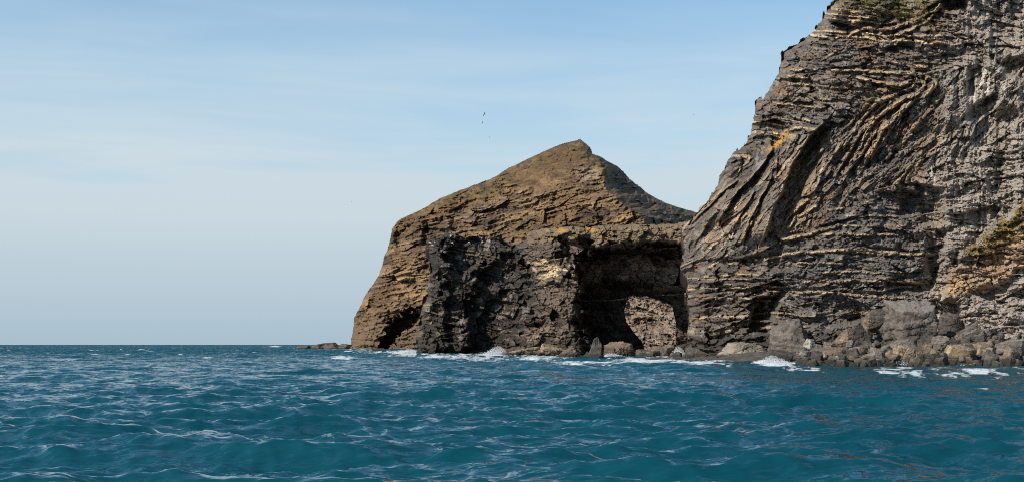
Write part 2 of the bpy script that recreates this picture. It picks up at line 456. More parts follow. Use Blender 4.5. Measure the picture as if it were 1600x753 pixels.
    k3, e3, r3 = cells(T / 10, S / 4.6, 69)
    calm = np.where(steep, 0.8, 1.0)
    k4, e4, r4 = cells(px / 3.6, py / 3.0, 73)
    flat_ = sst(-10, 25, s_st - s_fl) * sst(230, 330, py) * (1 - right) * sst(1195, 1250, px + 20 * fbm(px / 30, py / 30, 27, 3))
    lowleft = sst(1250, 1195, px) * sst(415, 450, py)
    D = D - calm * (2.3 * k1 + (1.5 - 0.5 * flat_) * k2 + (0.85 - 0.3 * flat_) * k3) - 0.42 * k4 - lowleft * (1.6 * k2 + 0.8 * k3)
    D = D + 0.5 * (1 - sst(0, 0.1, e2)) + 0.3 * (1 - sst(0, 0.12, e3))
    D = D - right * (1 - spur) * (4.0 * ridged(px / 75 + 0.2, py / 260, 84, 2) + 1.6 * fbm(px / 24, py / 60, 85, 3))
    vert = ridged(px / 11 + 0.3 * fbm(px / 30, py / 30, 81, 2), py / 70, 82)
    D = D - 1.3 * right * (1 - spur) * vert
    D = D - 0.16 * fbm(px / 2.2, py / 2.2, 91, 2)
    # ---- colour of the rock itself
    c = np.empty(px.shape + (3,)); c[:] = (0.120, 0.102, 0.087)
    tone = fbm(px / 90, py / 70, 101, 4)
    c = lerp3(c, (0.175, 0.134, 0.098), sst(-0.1, 0.5, tone + 0.5 * (brand - 0.5)))
    c = lerp3(c, (0.082, 0.074, 0.068), sst(0.1, 0.6, -tone + 0.8 * (r1 - 0.5)))
    c = c * (1 + 0.5 * (r2 - 0.5) + 0.5 * (r3 - 0.5) + 0.5 * lam)[..., None]
    c = lerp3(c, (0.098, 0.093, 0.090), 0.75 * flat_)
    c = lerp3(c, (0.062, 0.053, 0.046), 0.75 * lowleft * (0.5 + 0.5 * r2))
    c = lerp3(c, (0.165, 0.095, 0.060), 0.6 * (1 - 0.7 * flat_) * sst(0.25, 0.6, fbm(px / 34, py / 22, 103, 4)) * (1 - right))
    c = lerp3(c, (0.285, 0.258, 0.232), right * (0.6 + 0.35 * sst(-0.3, 0.4, fbm(px / 26, py / 70, 105, 4))))
    c = lerp3(c, (0.52, 0.50, 0.46), 0.75 * right * sst(0.30, 0.62, fbm(px / 13, py / 55, 107, 4)) * sst(-0.2, 0.3, fbm(px / 60, py / 60, 108, 2)))
    wz = soft_poly(jx, jy, [(1500, 200), (1518, 130), (1540, 110), (1545, 140), (1528, 172)], 6)
    c = lerp3(c, (0.58, 0.55, 0.50), 0.7 * wz * sst(-0.2, 0.3, fbm(px / 8, py / 30, 109, 3)))
    pz = np.where(steep, 0.75, 1.0 - 0.55 * flat_) * (1 - 0.85 * right) * sst(-0.55, 0.15, fbm(px / 45, py / 30, 111, 3))
    c = lerp3(c, (0.52, 0.39, 0.24), pz * pale * (0.45 + 0.55 * r3))
    c = lerp3(c, (0.46, 0.345, 0.215), 0.85 * tr * (0.5 + 0.5 * r3))
    lich = soft_poly(jx, jy, [(1196, 238), (1216, 212), (1232, 204), (1226, 218), (1206, 236)], 4)
    c = lerp3(c, (0.42, 0.24, 0.05), 0.75 * lich)
    rust = soft_poly(jx, jy, [(1470, 462), (1488, 420), (1540, 385), (1600, 350), (1640, 330), (1640, 410), (1590, 424), (1560, 446), (1508, 464)], 6)
    c = lerp3(c, (0.24, 0.155, 0.088), 0.8 * rust * (0.6 + 0.4 * r2))
    c = lerp3(c, (0.48, 0.34, 0.19), 0.5 * rust * sst(0.1, 0.5, fbm(px / 12, py / 8, 113, 3)))
    grs = soft_poly(jx, jy, [(1505, 392), (1545, 360), (1610, 304), (1990, 250), (1990, 330), (1610, 352), (1560, 392), (1520, 404)], 6)
    c = lerp3(c, (0.185, 0.130, 0.045), grs * sst(-0.35, 0.15, fbm(px / 10, py / 10, 115, 3)))
    top = sst(22, -8, py - 0.25 * (px - 1310)) * (px < 1460)
    c = lerp3(c, (0.13, 0.12, 0.05), 0.8 * top * sst(-0.3, 0.2, fbm(px / 10, py / 8, 117, 3)))
    grey = sst(0.30, 0.55, fbm(px / 9, py / 14, 119, 4))
    c = lerp3(c, (0.27, 0.26, 0.25), 0.5 * grey)
    c = lerp3(c, (0.030, 0.027, 0.022), 0.75 * sst(3.0, 1.0, zz + 2.0 * fbm(px / 16, py / 12, 121, 3)) * (px < 1330))
    c = c * np.array([1.20, 1.12, 1.05])
    GRASS.append((px, py, D, np.maximum(grs, top)))
    return D, np.clip(c, 0.015, 0.7)

GRASS = []
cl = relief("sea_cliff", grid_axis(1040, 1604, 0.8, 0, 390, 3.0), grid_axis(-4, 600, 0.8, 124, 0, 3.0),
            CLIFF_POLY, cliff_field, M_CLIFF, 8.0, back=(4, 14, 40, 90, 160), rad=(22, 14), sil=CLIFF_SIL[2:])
tag(cl, "towering dark cliff of folded banded rock on the right", "cliff", kind='structure')

# turf on the cliff: grass blades standing on the slope
def grass_blades():
    px, py, D, w = GRASS[0]
    r = np.random.RandomState(8)
    ok = np.where((w > 0.35) & (fbm(px / 9, py / 9, 115, 3) > -0.25))[0]
    ok = r.choice(ok, 16000)
    x, y, z = P(px[ok], py[ok], D[ok]); n = len(ok)
    h = r.uniform(0.12, 0.45, n); a = r.uniform(0, 6.28, n); wd = r.uniform(0.03, 0.09, n)
    b = np.stack([x, y + 0.05, z - 0.05], 1); side = np.stack([np.cos(a) * wd, np.sin(a) * wd, 0 * a], 1)
    tip = b + np.stack([r.normal(0, 0.16, n), -0.12 + r.normal(0, 0.16, n), h], 1)
    V = np.stack([b - side, b + side, tip], 1).reshape(-1, 3)
    c = np.empty((n, 3)); c[:] = (0.21, 0.150, 0.058); c = lerp3(c, (0.13, 0.115, 0.045), r.rand(n) ** 2); c *= r.uniform(0.7, 1.3, n)[:, None]
    tag(mesh_obj("grass", V, np.arange(3 * n).reshape(-1, 3), M_CLIFF, col=np.repeat(c, 3, 0)), "ochre grass on the slope and brow of the big cliff", "grass", kind='stuff')
grass_blades()

# ------------------------------------------------------------------ the arch rock
ARCH_SIL = [(644, 558), (652, 536), (650, 522), (660, 502), (657, 486), (668, 464), (666, 442), (675, 424), (671, 402), (663, 388), (670, 374), (684, 370), (694, 362), (712, 366), (730, 374), (748, 368), (770, 372), (784, 368), (796, 382), (812, 380),
            (822, 372), (826, 360), (852, 356), (905, 353), (960, 351), (1010, 350), (1050, 349), (1085, 342), (1120, 330)]
ARCH_POLY = ARCH_SIL + [(1120, 600), (1064, 600), (1058, 560), (1055, 530), (1055, 500), (1050, 471), (1030, 463), (1010, 456), (983, 455), (975, 482), (979, 502), (990, 518), (1003, 533), (1012, 560), (1016, 600), (640, 600)]

def arch_field(px, py):
    base = np.interp(px, [640, 700, 800, 860, 905, 915, 1060, 1120], [452, 440, 424, 404, 392, 392, 372, 360])
    zz = (HOR - py) / F * base
    D = base + 0.22 * np.clip(zz, -10, 80)
    jx = px + 12 * fbm(px / 22, py / 22, 251, 5, 0.6) + 9 * cells(px / 15, py / 11, 253)[0]; jy = py + 8 * fbm(px / 18, py / 18, 252, 4) + 6 * cells(px / 17, py / 13, 254)[0]
    # recess under the beam: deep alcove behind the buttress
    D = D + 27 * soft_poly(jx, jy, [(908, 396), (932, 381), (985, 388), (1040, 380), (1130, 382), (1130, 640), (1000, 640), (942, 560), (906, 505), (912, 470), (899, 440)], 5) + 14 * soft_poly(jx, jy, [(906, 452), (940, 440), (985, 436), (1040, 446), (1130, 452), (1130, 640), (1000, 640), (950, 566), (918, 505)], 6)
    D = D + 5 * soft_poly(jx, jy, [(872, 384), (884, 376), (1000, 379), (1130, 376), (1130, 400), (880, 400), (872, 410)], 3)
    # black bay between stack and buttress
    D = D + 11 * soft_poly(jx, jy, [(742, 430), (770, 405), (806, 396), (824, 420), (822, 470), (806, 520), (796, 548), (730, 552), (726, 500)], 5)
    D = D + 7 * soft_poly(jx, jy, [(690, 400), (712, 372), (800, 372), (800, 400), (740, 412), (712, 430)], 4)
    D = D - 6 * soft_poly(jx, jy, [(668, 376), (692, 364), (700, 420), (694, 500), (700, 552), (640, 560), (660, 470)], 5)
    D = D - 5 * soft_poly(jx, jy, [(806, 390), (850, 362), (880, 380), (896, 420), (905, 560), (800, 560), (815, 500), (830, 440)], 5)
    D = D - 5 * soft_poly(jx, jy, [(800, 500), (830, 492), (905, 520), (915, 590), (790, 590)], 6)
    D = D + 5 * soft_poly(jx, jy, [(820, 504), (850, 500), (880, 512), (870, 524), (830, 518)], 4)
    D = D - 5 * sst(505, 512, jy) * (px < 740) - 4 * sst(528, 534, jy) * (px < 760) + 3 * soft_poly(jx, jy, [(640, 420), (690, 430), (680, 470), (650, 470)], 3)
    D = D + 3.5 * fbm(px / 70, py / 60, 211, 4) + 1.3 * fbm(px / 24, py / 24, 212, 4)
    wx = px + 6 * fbm(px / 40, py / 40, 221, 3); wy = py + 5 * fbm(px / 40, py / 40, 222, 3)
    tilt = np.where(px < 800, 0.25, -0.08)
    S = wy * 1.0 - tilt * wx; T = wx
    prot, pale, brand, lam = beds(S * 1.25, T * 1.2)
    D = D - 1.25 * prot
    k1, e1, r1 = cells(wx / 30, wy / 26, 261); k2, e2, r2 = cells(wx / 12, wy / 9, 265); k3, e3, r3 = cells(px / 4.6, py / 3.8, 269)
    D = D - 3.0 * k1 - 1.5 * k2 - 0.6 * k3 + 0.8 * (1 - sst(0, 0.1, e2)) - 0.25 * fbm(px / 2, py / 2, 275, 2)
    c = np.empty(px.shape + (3,)); c[:] = (0.088, 0.070, 0.056)
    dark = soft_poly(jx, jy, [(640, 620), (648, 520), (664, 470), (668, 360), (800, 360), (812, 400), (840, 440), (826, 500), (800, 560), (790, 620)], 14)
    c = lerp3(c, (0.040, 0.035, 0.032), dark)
    c = lerp3(c, (0.150, 0.115, 0.092), 0.9 * soft_poly(jx, jy, [(905, 376), (1130, 374), (1130, 620), (930, 620), (912, 560), (905, 440)], 8))  # recess colour raised in place of light bounced into its shade
    c = lerp3(c, (0.055, 0.045, 0.038), 0.85 * soft_poly(jx, jy, [(900, 460), (950, 445), (985, 440), (1060, 455), (1130, 460), (1130, 620), (930, 620), (908, 560)], 8))  # deep shade of the lower void put into the colour
    c = c * (1 + 0.6 * (r1 - 0.5) + 0.6 * (r2 - 0.5) + 0.5 * (r3 - 0.5) + 0.4 * lam)[..., None]
    c = lerp3(c, (0.46, 0.36, 0.23), 0.8 * pale * sst(0.0, 0.35, fbm(px / 40, py / 20, 281, 3)) * (1 - 0.7 * dark))
    paleb = soft_poly(jx, jy, [(826, 412), (850, 404), (898, 410), (898, 432), (860, 436), (838, 426)], 6)
    c = lerp3(c, (0.46, 0.37, 0.25), paleb * sst(-0.1, 0.3, fbm(px / 16, py / 5, 283, 3)))
    c = lerp3(c, (0.24, 0.215, 0.19), 0.7 * dark * sst(0.25, 0.6, fbm(px / 10, py / 12, 285, 4)))
    c = lerp3(c, (0.22, 0.19, 0.10), 0.7 * soft_poly(jx, jy, [(650, 540), (660, 480), (690, 490), (690, 530), (700, 560), (640, 570)], 8) * sst(0.0, 0.4, fbm(px / 9, py / 7, 287, 3)))
    beam = soft_poly(jx, jy, [(822, 352), (1130, 340), (1130, 377), (1000, 380), (870, 378), (822, 384)], 3)
    c = lerp3(c, (0.165, 0.128, 0.082), 0.85 * beam * (0.7 + 0.3 * r2))
    c = lerp3(c, (0.34, 0.20, 0.045), 0.8 * beam * sst(0.15, 0.5, fbm(px / 22, py / 9, 289, 3)) * (px < 960))
    c = lerp3(c, (0.30, 0.25, 0.17), 0.5 * soft_poly(jx, jy, [(796, 520), (905, 525), (905, 560), (790, 556)], 6) * sst(-0.1, 0.3, fbm(px / 12, py / 8, 291, 3)))
    c = lerp3(c, (0.5, 0.49, 0.47), 0.7 * sst(0.42, 0.6, fbm(px / 4, py / 3, 293, 3)) * sst(392, 378, py) * (px < 800))
    c = lerp3(c, (0.030, 0.027, 0.022), 0.75 * sst(3.4, 1.2, zz + 2.2 * fbm(px / 12, py / 9, 295, 3)))
    c = c * np.array([1.16, 1.08, 1.0])
    return D, np.clip(c, 0.012, 0.6)

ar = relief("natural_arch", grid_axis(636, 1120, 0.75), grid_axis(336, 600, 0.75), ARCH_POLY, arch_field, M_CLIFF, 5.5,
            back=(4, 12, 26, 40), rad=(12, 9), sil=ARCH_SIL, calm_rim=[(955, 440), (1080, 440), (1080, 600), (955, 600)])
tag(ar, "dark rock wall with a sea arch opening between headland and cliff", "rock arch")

# ------------------------------------------------------------------ the pointed headland behind
HEAD_SIL = [(546, 545), (551, 520), (553, 498), (566, 470), (574, 456), (592, 430), (600, 400), (606, 392), (612, 356), (622, 344), (648, 331), (690, 309), (720, 297),
            (762, 282), (800, 260), (840, 240), (866, 229), (892, 222), (903, 219), (906, 217), (912, 222), (922, 230), (926, 240), (940, 245), (968, 262), (985, 280),
            (1010, 300), (1040, 316), (1060, 323), (1084, 330), (1110, 336), (1150, 342), (1200, 360), (1260, 384)]
HEAD_POLY = HEAD_SIL + [(1260, 600), (540, 600)]

def head_field(px, py):
    base = np.interp(px, [540, 600, 700, 800, 900, 1000, 1150], [1010, 960, 900, 850, 800, 760, 740])
    zz = (HOR - py) / F * base
    D = base + np.interp(zz, [-20, 0, 70, 110, 200], [0, 0, 32, 66, 160])
    # ridge: right of it the surface turns away from the sun
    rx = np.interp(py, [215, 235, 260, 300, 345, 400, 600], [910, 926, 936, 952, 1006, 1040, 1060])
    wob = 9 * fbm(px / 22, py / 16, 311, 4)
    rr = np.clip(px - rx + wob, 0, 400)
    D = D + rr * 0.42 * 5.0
    jx = px + 7 * fbm(px / 20, py / 20, 351, 4); jy = py + 6 * fbm(px / 20, py / 20, 352, 4)
    # sea cave and shadowed hollows
    ragx = jx + 8 * cells(px / 9, py / 7, 353)[0]; ragy = jy + 7 * cells(px / 9, py / 7, 354)[0]
    D = D + 42 * soft_poly(ragx, ragy, [(592, 550), (598, 520), (612, 498), (630, 486), (656, 482), (650, 506), (630, 520), (606, 548)], 4)
    D = D - 7 * sst(10, 40, rr) * (cells(px / 11, py / 8, 355)[0] + 0.7 * fbm(px / 6, py / 5, 356, 3))
    D = D + 15 * soft_poly(jx, jy, [(612, 388), (616, 350), (640, 340), (652, 372), (660, 386), (640, 392)], 6)
    D = D + 14 * soft_poly(jx, jy, [(658, 386), (662, 350), (690, 338), (700, 366), (700, 384)], 6)
    D = D + 8 * soft_poly(jx, jy, [(700, 330), (730, 320), (735, 340), (705, 350)], 6)
    D = D + 7 * soft_poly(jx, jy, [(555, 500), (575, 472), (590, 478), (575, 520), (556, 530)], 6)
    D = D + 9 * fbm(px / 70, py / 60, 321, 4) + 4.0 * fbm(px / 24, py / 20, 322, 4)
    wx = px + 5 * fbm(px / 40, py / 40, 323, 3); wy = py + 4 * fbm(px / 40, py / 40, 324, 3)
    S = wy * 1.0 + 0.22 * (wx - 800); T = wx - 0.2 * wy
    ed = bed_table(9, -900, 1800, sand=(2.0, 4.0), shale=(2.5, 8))
    prot, pale, brand, lam = beds(S * 1.0, T * 1.5, tab=ed)
    rocky = sst(-0.35, 0.25, fbm(px / 60, py / 40, 325, 4) + sst(250, 340, py) - 0.6 + 0.4 * sst(900, 980, px))
    D = D - (0.5 + 1.8 * rocky) * prot * sst(60, 0, rr)
    k1, e1, r1 = cells(T / 28, S / 16, 361); k2, e2, r2 = cells(T / 14, S / 4.2, 365); k3, e3, r3 = cells(px / 3.6, py / 3.0, 369)
    D = D - 3.0 * rocky * ridged(px / 30 + py / 60, py / 90, 372, 2)
    D = D - (0.8 + 4.0 * rocky) * k1 - (0.4 + 2.4 * rocky) * k2 - (0.4 + 1.0 * rocky) * k3 - 0.5 * fbm(px / 3, py / 2.4, 371, 3)
    c = np.empty(px.shape + (3,)); c[:] = (0.165, 0.115, 0.074)
    c = lerp3(c, (0.085, 0.064, 0.050), sst(-0.05, 0.4, fbm(px / 38, py / 22, 331, 4)))
    c = lerp3(c, (0.255, 0.178, 0.10), 0.8 * sst(0.1, 0.5, fbm(px / 30, py / 14, 332, 4)))
    c = c * (1 + 0.6 * (r1 - 0.5) + 0.7 * (r2 - 0.5) + 0.4 * (r3 - 0.5) + 0.7 * lam)[..., None]
    c = lerp3(c, (0.30, 0.23, 0.15), 0.6 * pale * rocky)
    # turf over the top
    topd = py - np.interp(px, [p[0] for p in HEAD_SIL], [p[1] for p in HEAD_SIL])
    g = sst(46, 6, topd + 18 * fbm(px / 24, py / 18, 335, 4)) * (px > 618)
    g = np.maximum(g, 0.75 * sst(0.12, 0.4, fbm(px / 26, py / 12, 336, 4)) * (1 - rocky))
    g = np.maximum(g, 0.8 * soft_poly(jx, jy, [(800, 352), (840, 332), (900, 348), (1010, 350), (1010, 358), (800, 372)], 6))
    tg = np.empty(c.shape); tg[:] = (0.170, 0.115, 0.052)
    tg = lerp3(tg, (0.110, 0.090, 0.040), sst(0.0, 0.4, fbm(px / 18, py / 10, 337, 4)))
    tg = lerp3(tg, (0.070, 0.048, 0.036), sst(0.15, 0.4, fbm(px / 9, py / 6, 338, 3)))
    tg = lerp3(tg, (0.050, 0.042, 0.026), 0.85 * np.maximum((cells(px / 5.5, py / 4, 339)[2] > 0.74) * sst(-0.3, 0.1, fbm(px / 30, py / 20, 340, 2)), sst(0.1, 0.4, fbm(px / 12, py / 7, 342, 4))))
    c = c + (tg - c) * (0.85 * g)[..., None]
    c = lerp3(c, (0.33, 0.27, 0.20), 0.7 * soft_poly(jx, jy, [(896, 266), (930, 258), (934, 280), (900, 286)], 5))
    D = D - 1.1 * g * (cells(px / 5.5, py / 4, 339)[2] > 0.74)
    c = lerp3(c, (0.135, 0.085, 0.045), 0.5 * sst(0.05, 0.5, fbm(px / 55, py / 40, 345, 3)))
    low = sst(470, 520, py)
    c = lerp3(c, (0.15, 0.115, 0.085), 0.6 * low)
    c = lerp3(c, (0.115, 0.092, 0.066), 0.75 * sst(0, 30, rr))  # tone of the shaded flank right of the ridge, put into the colour
    c = c * np.array([0.93, 0.83, 0.71])
    return D, np.clip(c, 0.015, 0.6)

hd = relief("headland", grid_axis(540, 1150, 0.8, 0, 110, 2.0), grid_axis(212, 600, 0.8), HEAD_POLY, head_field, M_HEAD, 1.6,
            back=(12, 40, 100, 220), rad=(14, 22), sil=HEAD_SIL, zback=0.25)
tag(hd, "pointed brown grassy headland rising behind the arch rock", "headland", kind='structure')

# the sunlit cliff seen through the arch
def back_field(px, py):
    D = 610 - 0.3 * (px - 1010) + 0.5 * (HOR - py) / F * 600
    D = D + 5 * fbm(px / 30, py / 24, 401, 4)
    wx = px + 4 * fbm(px / 20, py / 20, 402, 3); wy = py + 3 * fbm(px / 20, py / 20, 403, 3)
    S = wy - 0.2 * wx; k1, e1, r1 = cells(wx / 16, S / 9, 411); k2, e2, r2 = cells(wx / 6, S / 3.5, 415); k3, e3, r3 = cells(px / 2.6, py / 2.2, 418)
    D = D - 2.4 * k1 - 1.5 * k2 - 0.9 * k3 - 1.0 * (_h(np.floor(S / 3.2), np.floor(wx / 14), 421) - 0.5)
    D = D - 9 * sst(505, 530, py + 4 * noise(px / 8, py / 8, 420))
    c = np.empty(px.shape + (3,)); c[:] = (0.215, 0.158, 0.118)
    c = lerp3(c, (0.10, 0.078, 0.06), 0.8 * sst(0.1, 0.4, fbm(px / 9, py / 5, 422, 4)))
    c = c * (1 + 0.5 * (r1 - 0.5) + 0.5 * (r2 - 0.5) + 0.3 * (r3 - 0.5))[..., None]
    return D, np.clip(c, 0.02, 0.6)
bk = relief("cliff_beyond", grid_axis(900, 1130, 0.7), grid_axis(395, 590, 0.7), [(905, 420), (960, 400), (1128, 398), (1128, 588), (905, 588)], back_field, M_HEAD, 2.0, back=(6, 20, 60, 100))
tag(bk, "sunlit brown cliff seen through the arch opening", "cliff", kind='structure')

# ------------------------------------------------------------------ boulders and reefs
def ico(sub):
    t = (1 + 5 ** 0.5) / 2
    v = [(-1, t, 0), (1, t, 0), (-1, -t, 0), (1, -t, 0), (0, -1, t), (0, 1, t), (0, -1, -t), (0, 1, -t), (t, 0, -1), (t, 0, 1), (-t, 0, -1), (-t, 0, 1)]
    f = [(0, 11, 5), (0, 5, 1), (0, 1, 7), (0, 7, 10), (0, 10, 11), (1, 5, 9), (5, 11, 4), (11, 10, 2), (10, 7, 6), (7, 1, 8), (3, 9, 4), (3, 4, 2), (3, 2, 6), (3, 6, 8), (3, 8, 9), (4, 9, 5), (2, 4, 11), (6, 2, 10), (8, 6, 7), (9, 8, 1)]
    v = [np.array(p, float) / np.linalg.norm(p) for p in v]
    for _ in range(sub):
        cache = {}; nf = []
        def mid(a, b):
            k = (min(a, b), max(a, b))
            if k not in cache:
                m = v[a] + v[b]; v.append(m / np.linalg.norm(m)); cache[k] = len(v) - 1
            return cache[k]
        for a, b, c in f:
            x, y, z = mid(a, b), mid(b, c), mid(c, a)
            nf += [(a, x, z), (b, y, x), (c, z, y), (x, y, z)]
        f = nf
    return np.array(v), np.array(f)
ICO = {k: ico(k) for k in (2, 3, 4, 5)}

def boulder(name, px, py, w, h, D, seed, roll=0.0, sharp=1.0, colr=(0.17, 0.14, 0.115), sub=5, depth=0.9, flat_top=0.0, wet=True, lay=0.0, peak=None, planes=None, pale_top=False):
    """angular block: plane-cut hull, bedded and chipped; px,py = middle of its foot, w,h in photo px at distance D"""
    r = np.random.RandomState(seed)
    dirs, faces = ICO[sub]
    yaw = r.uniform(0, 2 * math.pi); ns = r.randint(4, 6)
    pl = [(r.normal() * 0.28, r.normal() * 0.22 - 0.1, 1.0)]; pd = [r.uniform(0.45, 0.62)]
    for k in range(ns):
        t = yaw + 2 * math.pi * k / ns + r.uniform(-0.3, 0.3)
        pl.append((math.cos(t), math.sin(t), r.uniform(-0.1, 0.4))); pd.append(r.uniform(0.52, 0.74))
    for k in range(8 - 1 - ns):
        pl.append(tuple(r.normal(size=3))); pd.append(r.uniform(0.66, 0.9))
    pl = np.array(pl); pl /= np.linalg.norm(pl, axis=1)[:, None]; pd = np.array(pd)
    ext = np.array([(0, 0, 1), (0, -1, 0.15), (-1, -0.2, 0.1), (1, -0.1, 0.2), (0, 1, 0), (0, 0, -1)], float)
    ext /= np.linalg.norm(ext, axis=1)[:, None]
    pl = np.concatenate([pl, ext]); pd = np.concatenate([pd, r.uniform(0.72, 0.92, 6)])
    if flat_top: pd[0] = 0.45; pl[0] = np.array([0.04, -0.30, 1.0]) / 1.045
    if planes:
        pp = np.array([p[:3] for p in planes], float); pl = np.concatenate([pp / np.linalg.norm(pp, axis=1)[:, None], ext]); pd = np.concatenate([[p[3] for p in planes], pd[8:]])
    dots = dirs @ pl.T
    rr_ = np.where(dots > 0.05, pd / np.maximum(dots, 0.05), 9); side = np.argmin(rr_, axis=1)
    rad = rr_.min(axis=1)
    rad = np.minimum(rad, 1.15)
    v = dirs * rad[:, None]
    asp = np.array([1.0, 0.9, max(0.35, min(1.6, h / w))])
    q = v * asp
    fs = min(2.4, max(1.0, w / 40.0))
    n = 0.04 * fbm3(q * 2.2 + seed, seed, 5, 0.6) + 0.06 / fs ** 0.7 * cells3(q * (2.2 * fs, 2.2 * fs, 3.4 * fs) + seed, seed + 11)[0] + 0.055 / fs ** 1.5 * cells3(q * (5 * fs, 5 * fs, 8 * fs) + seed, seed + 23)[0]
    n = n + 0.018 / fs * fbm3(q * 9 * fs + seed, seed + 81, 3, 0.6)
    tiltb = q[:, 2] + 0.35 * (r.rand() - 0.5) * q[:, 0] + 0.05 * fbm3(q * 3, seed + 31, 2)
    tiltb = tiltb + 0.06 * fbm3(q * 2, seed + 33, 3)
    lv = np.floor(tiltb * (7 + 5 * r.rand()) * (1.35 if w > 60 else 1.0))
    if w > 60: n = n + 0.13 * cells3(q * (1.9, 1.9, 3.2) + seed, seed + 91)[0] + 0.05 * cells3(q * (4, 4, 8) + seed, seed + 95)[0]
    ck = cells3(q * (1.5 * fs, 1.5 * fs, 2.4 * fs) + 0.12 * fbm3(q * 4, seed + 71, 3)[:, None] + seed, seed + 67)[2]; n = n - 0.075 * (1 - sst(0.0, 0.08, ck))
    n = n + (0.022 + lay) * (_h(lv, lv * 0, seed) - 0.5)
    v = v * (1 + n)[:, None]
    mn, mx = v.min(0), v.max(0)
    v = (v - (mn + mx) / 2) / (mx - mn)          # unit box
    m = D / F
    if peak is not None:                          # lean the top sideways into a fin
        t = v[:, 2] + 0.5
        v[:, 0] = v[:, 0] * (1 - 0.72 * t ** 0.8) + peak * t ** 1.6
        v[:, 1] *= (1 - 0.5 * t)
    W, Hh = w * m * 0.9, h * m * 0.95
    v = v * np.array([W, W * depth * 0.8, Hh * 1.25])
    ca, sa = math.cos(roll), math.sin(roll)
    x, z = v[:, 0] * ca + v[:, 2] * sa, -v[:, 0] * sa + v[:, 2] * ca
    v[:, 0] = x; v[:, 2] = z
    v[:, 2] -= v[:, 2].max()
    v[:, 2] += Hh
    X, Y, Z = P(px, py, D)
    cc = np.empty((len(v), 3)); cc[:] = colr
    cc *= (0.95 + 0.3 * fbm3(q * 2.6 * fs + 9, seed + 3, 4) + 0.25 * fbm3(q * 8 * fs + 2, seed + 4, 3) + 0.5 * (cells3(q * 4, seed + 8)[1] - 0.5) + 0.55 * (_h(lv, lv * 0, seed + 2) - 0.5)).clip(0.25, 2)[:, None]
    cc *= (0.75 + 0.5 * _h(side, side * 0, seed + 61))[:, None]
    if pale_top: cc = lerp3(cc, (0.22, 0.19, 0.16), 0.8 * ((side == 0) & (v[:, 2] > 0)))
    cc = lerp3(cc, (0.26, 0.225, 0.18), 0.25 * sst(0.3, 0.6, fbm3(q * 4 + 3, seed + 41, 4)))
    if wet:                                       # black weed and wet band where the tide reaches
        zw = Z + v[:, 2]
        cc = lerp3(cc, (0.030, 0.027, 0.022), 0.9 * sst(1.7, 0.6, zw + 1.0 * fbm3(v * 0.5, seed + 51, 4)))
    o = mesh_obj(name, v, faces, M_BOULDER, col=np.clip(cc, 0.012, 0.6), loc=(X, Y, Z))
    return o

GREY = (0.155, 0.130, 0.108); BRN = (0.170, 0.125, 0.088); DRK = (0.085, 0.072, 0.061); TAN = (0.24, 0.178, 0.115); PAL = (0.30, 0.27, 0.235)
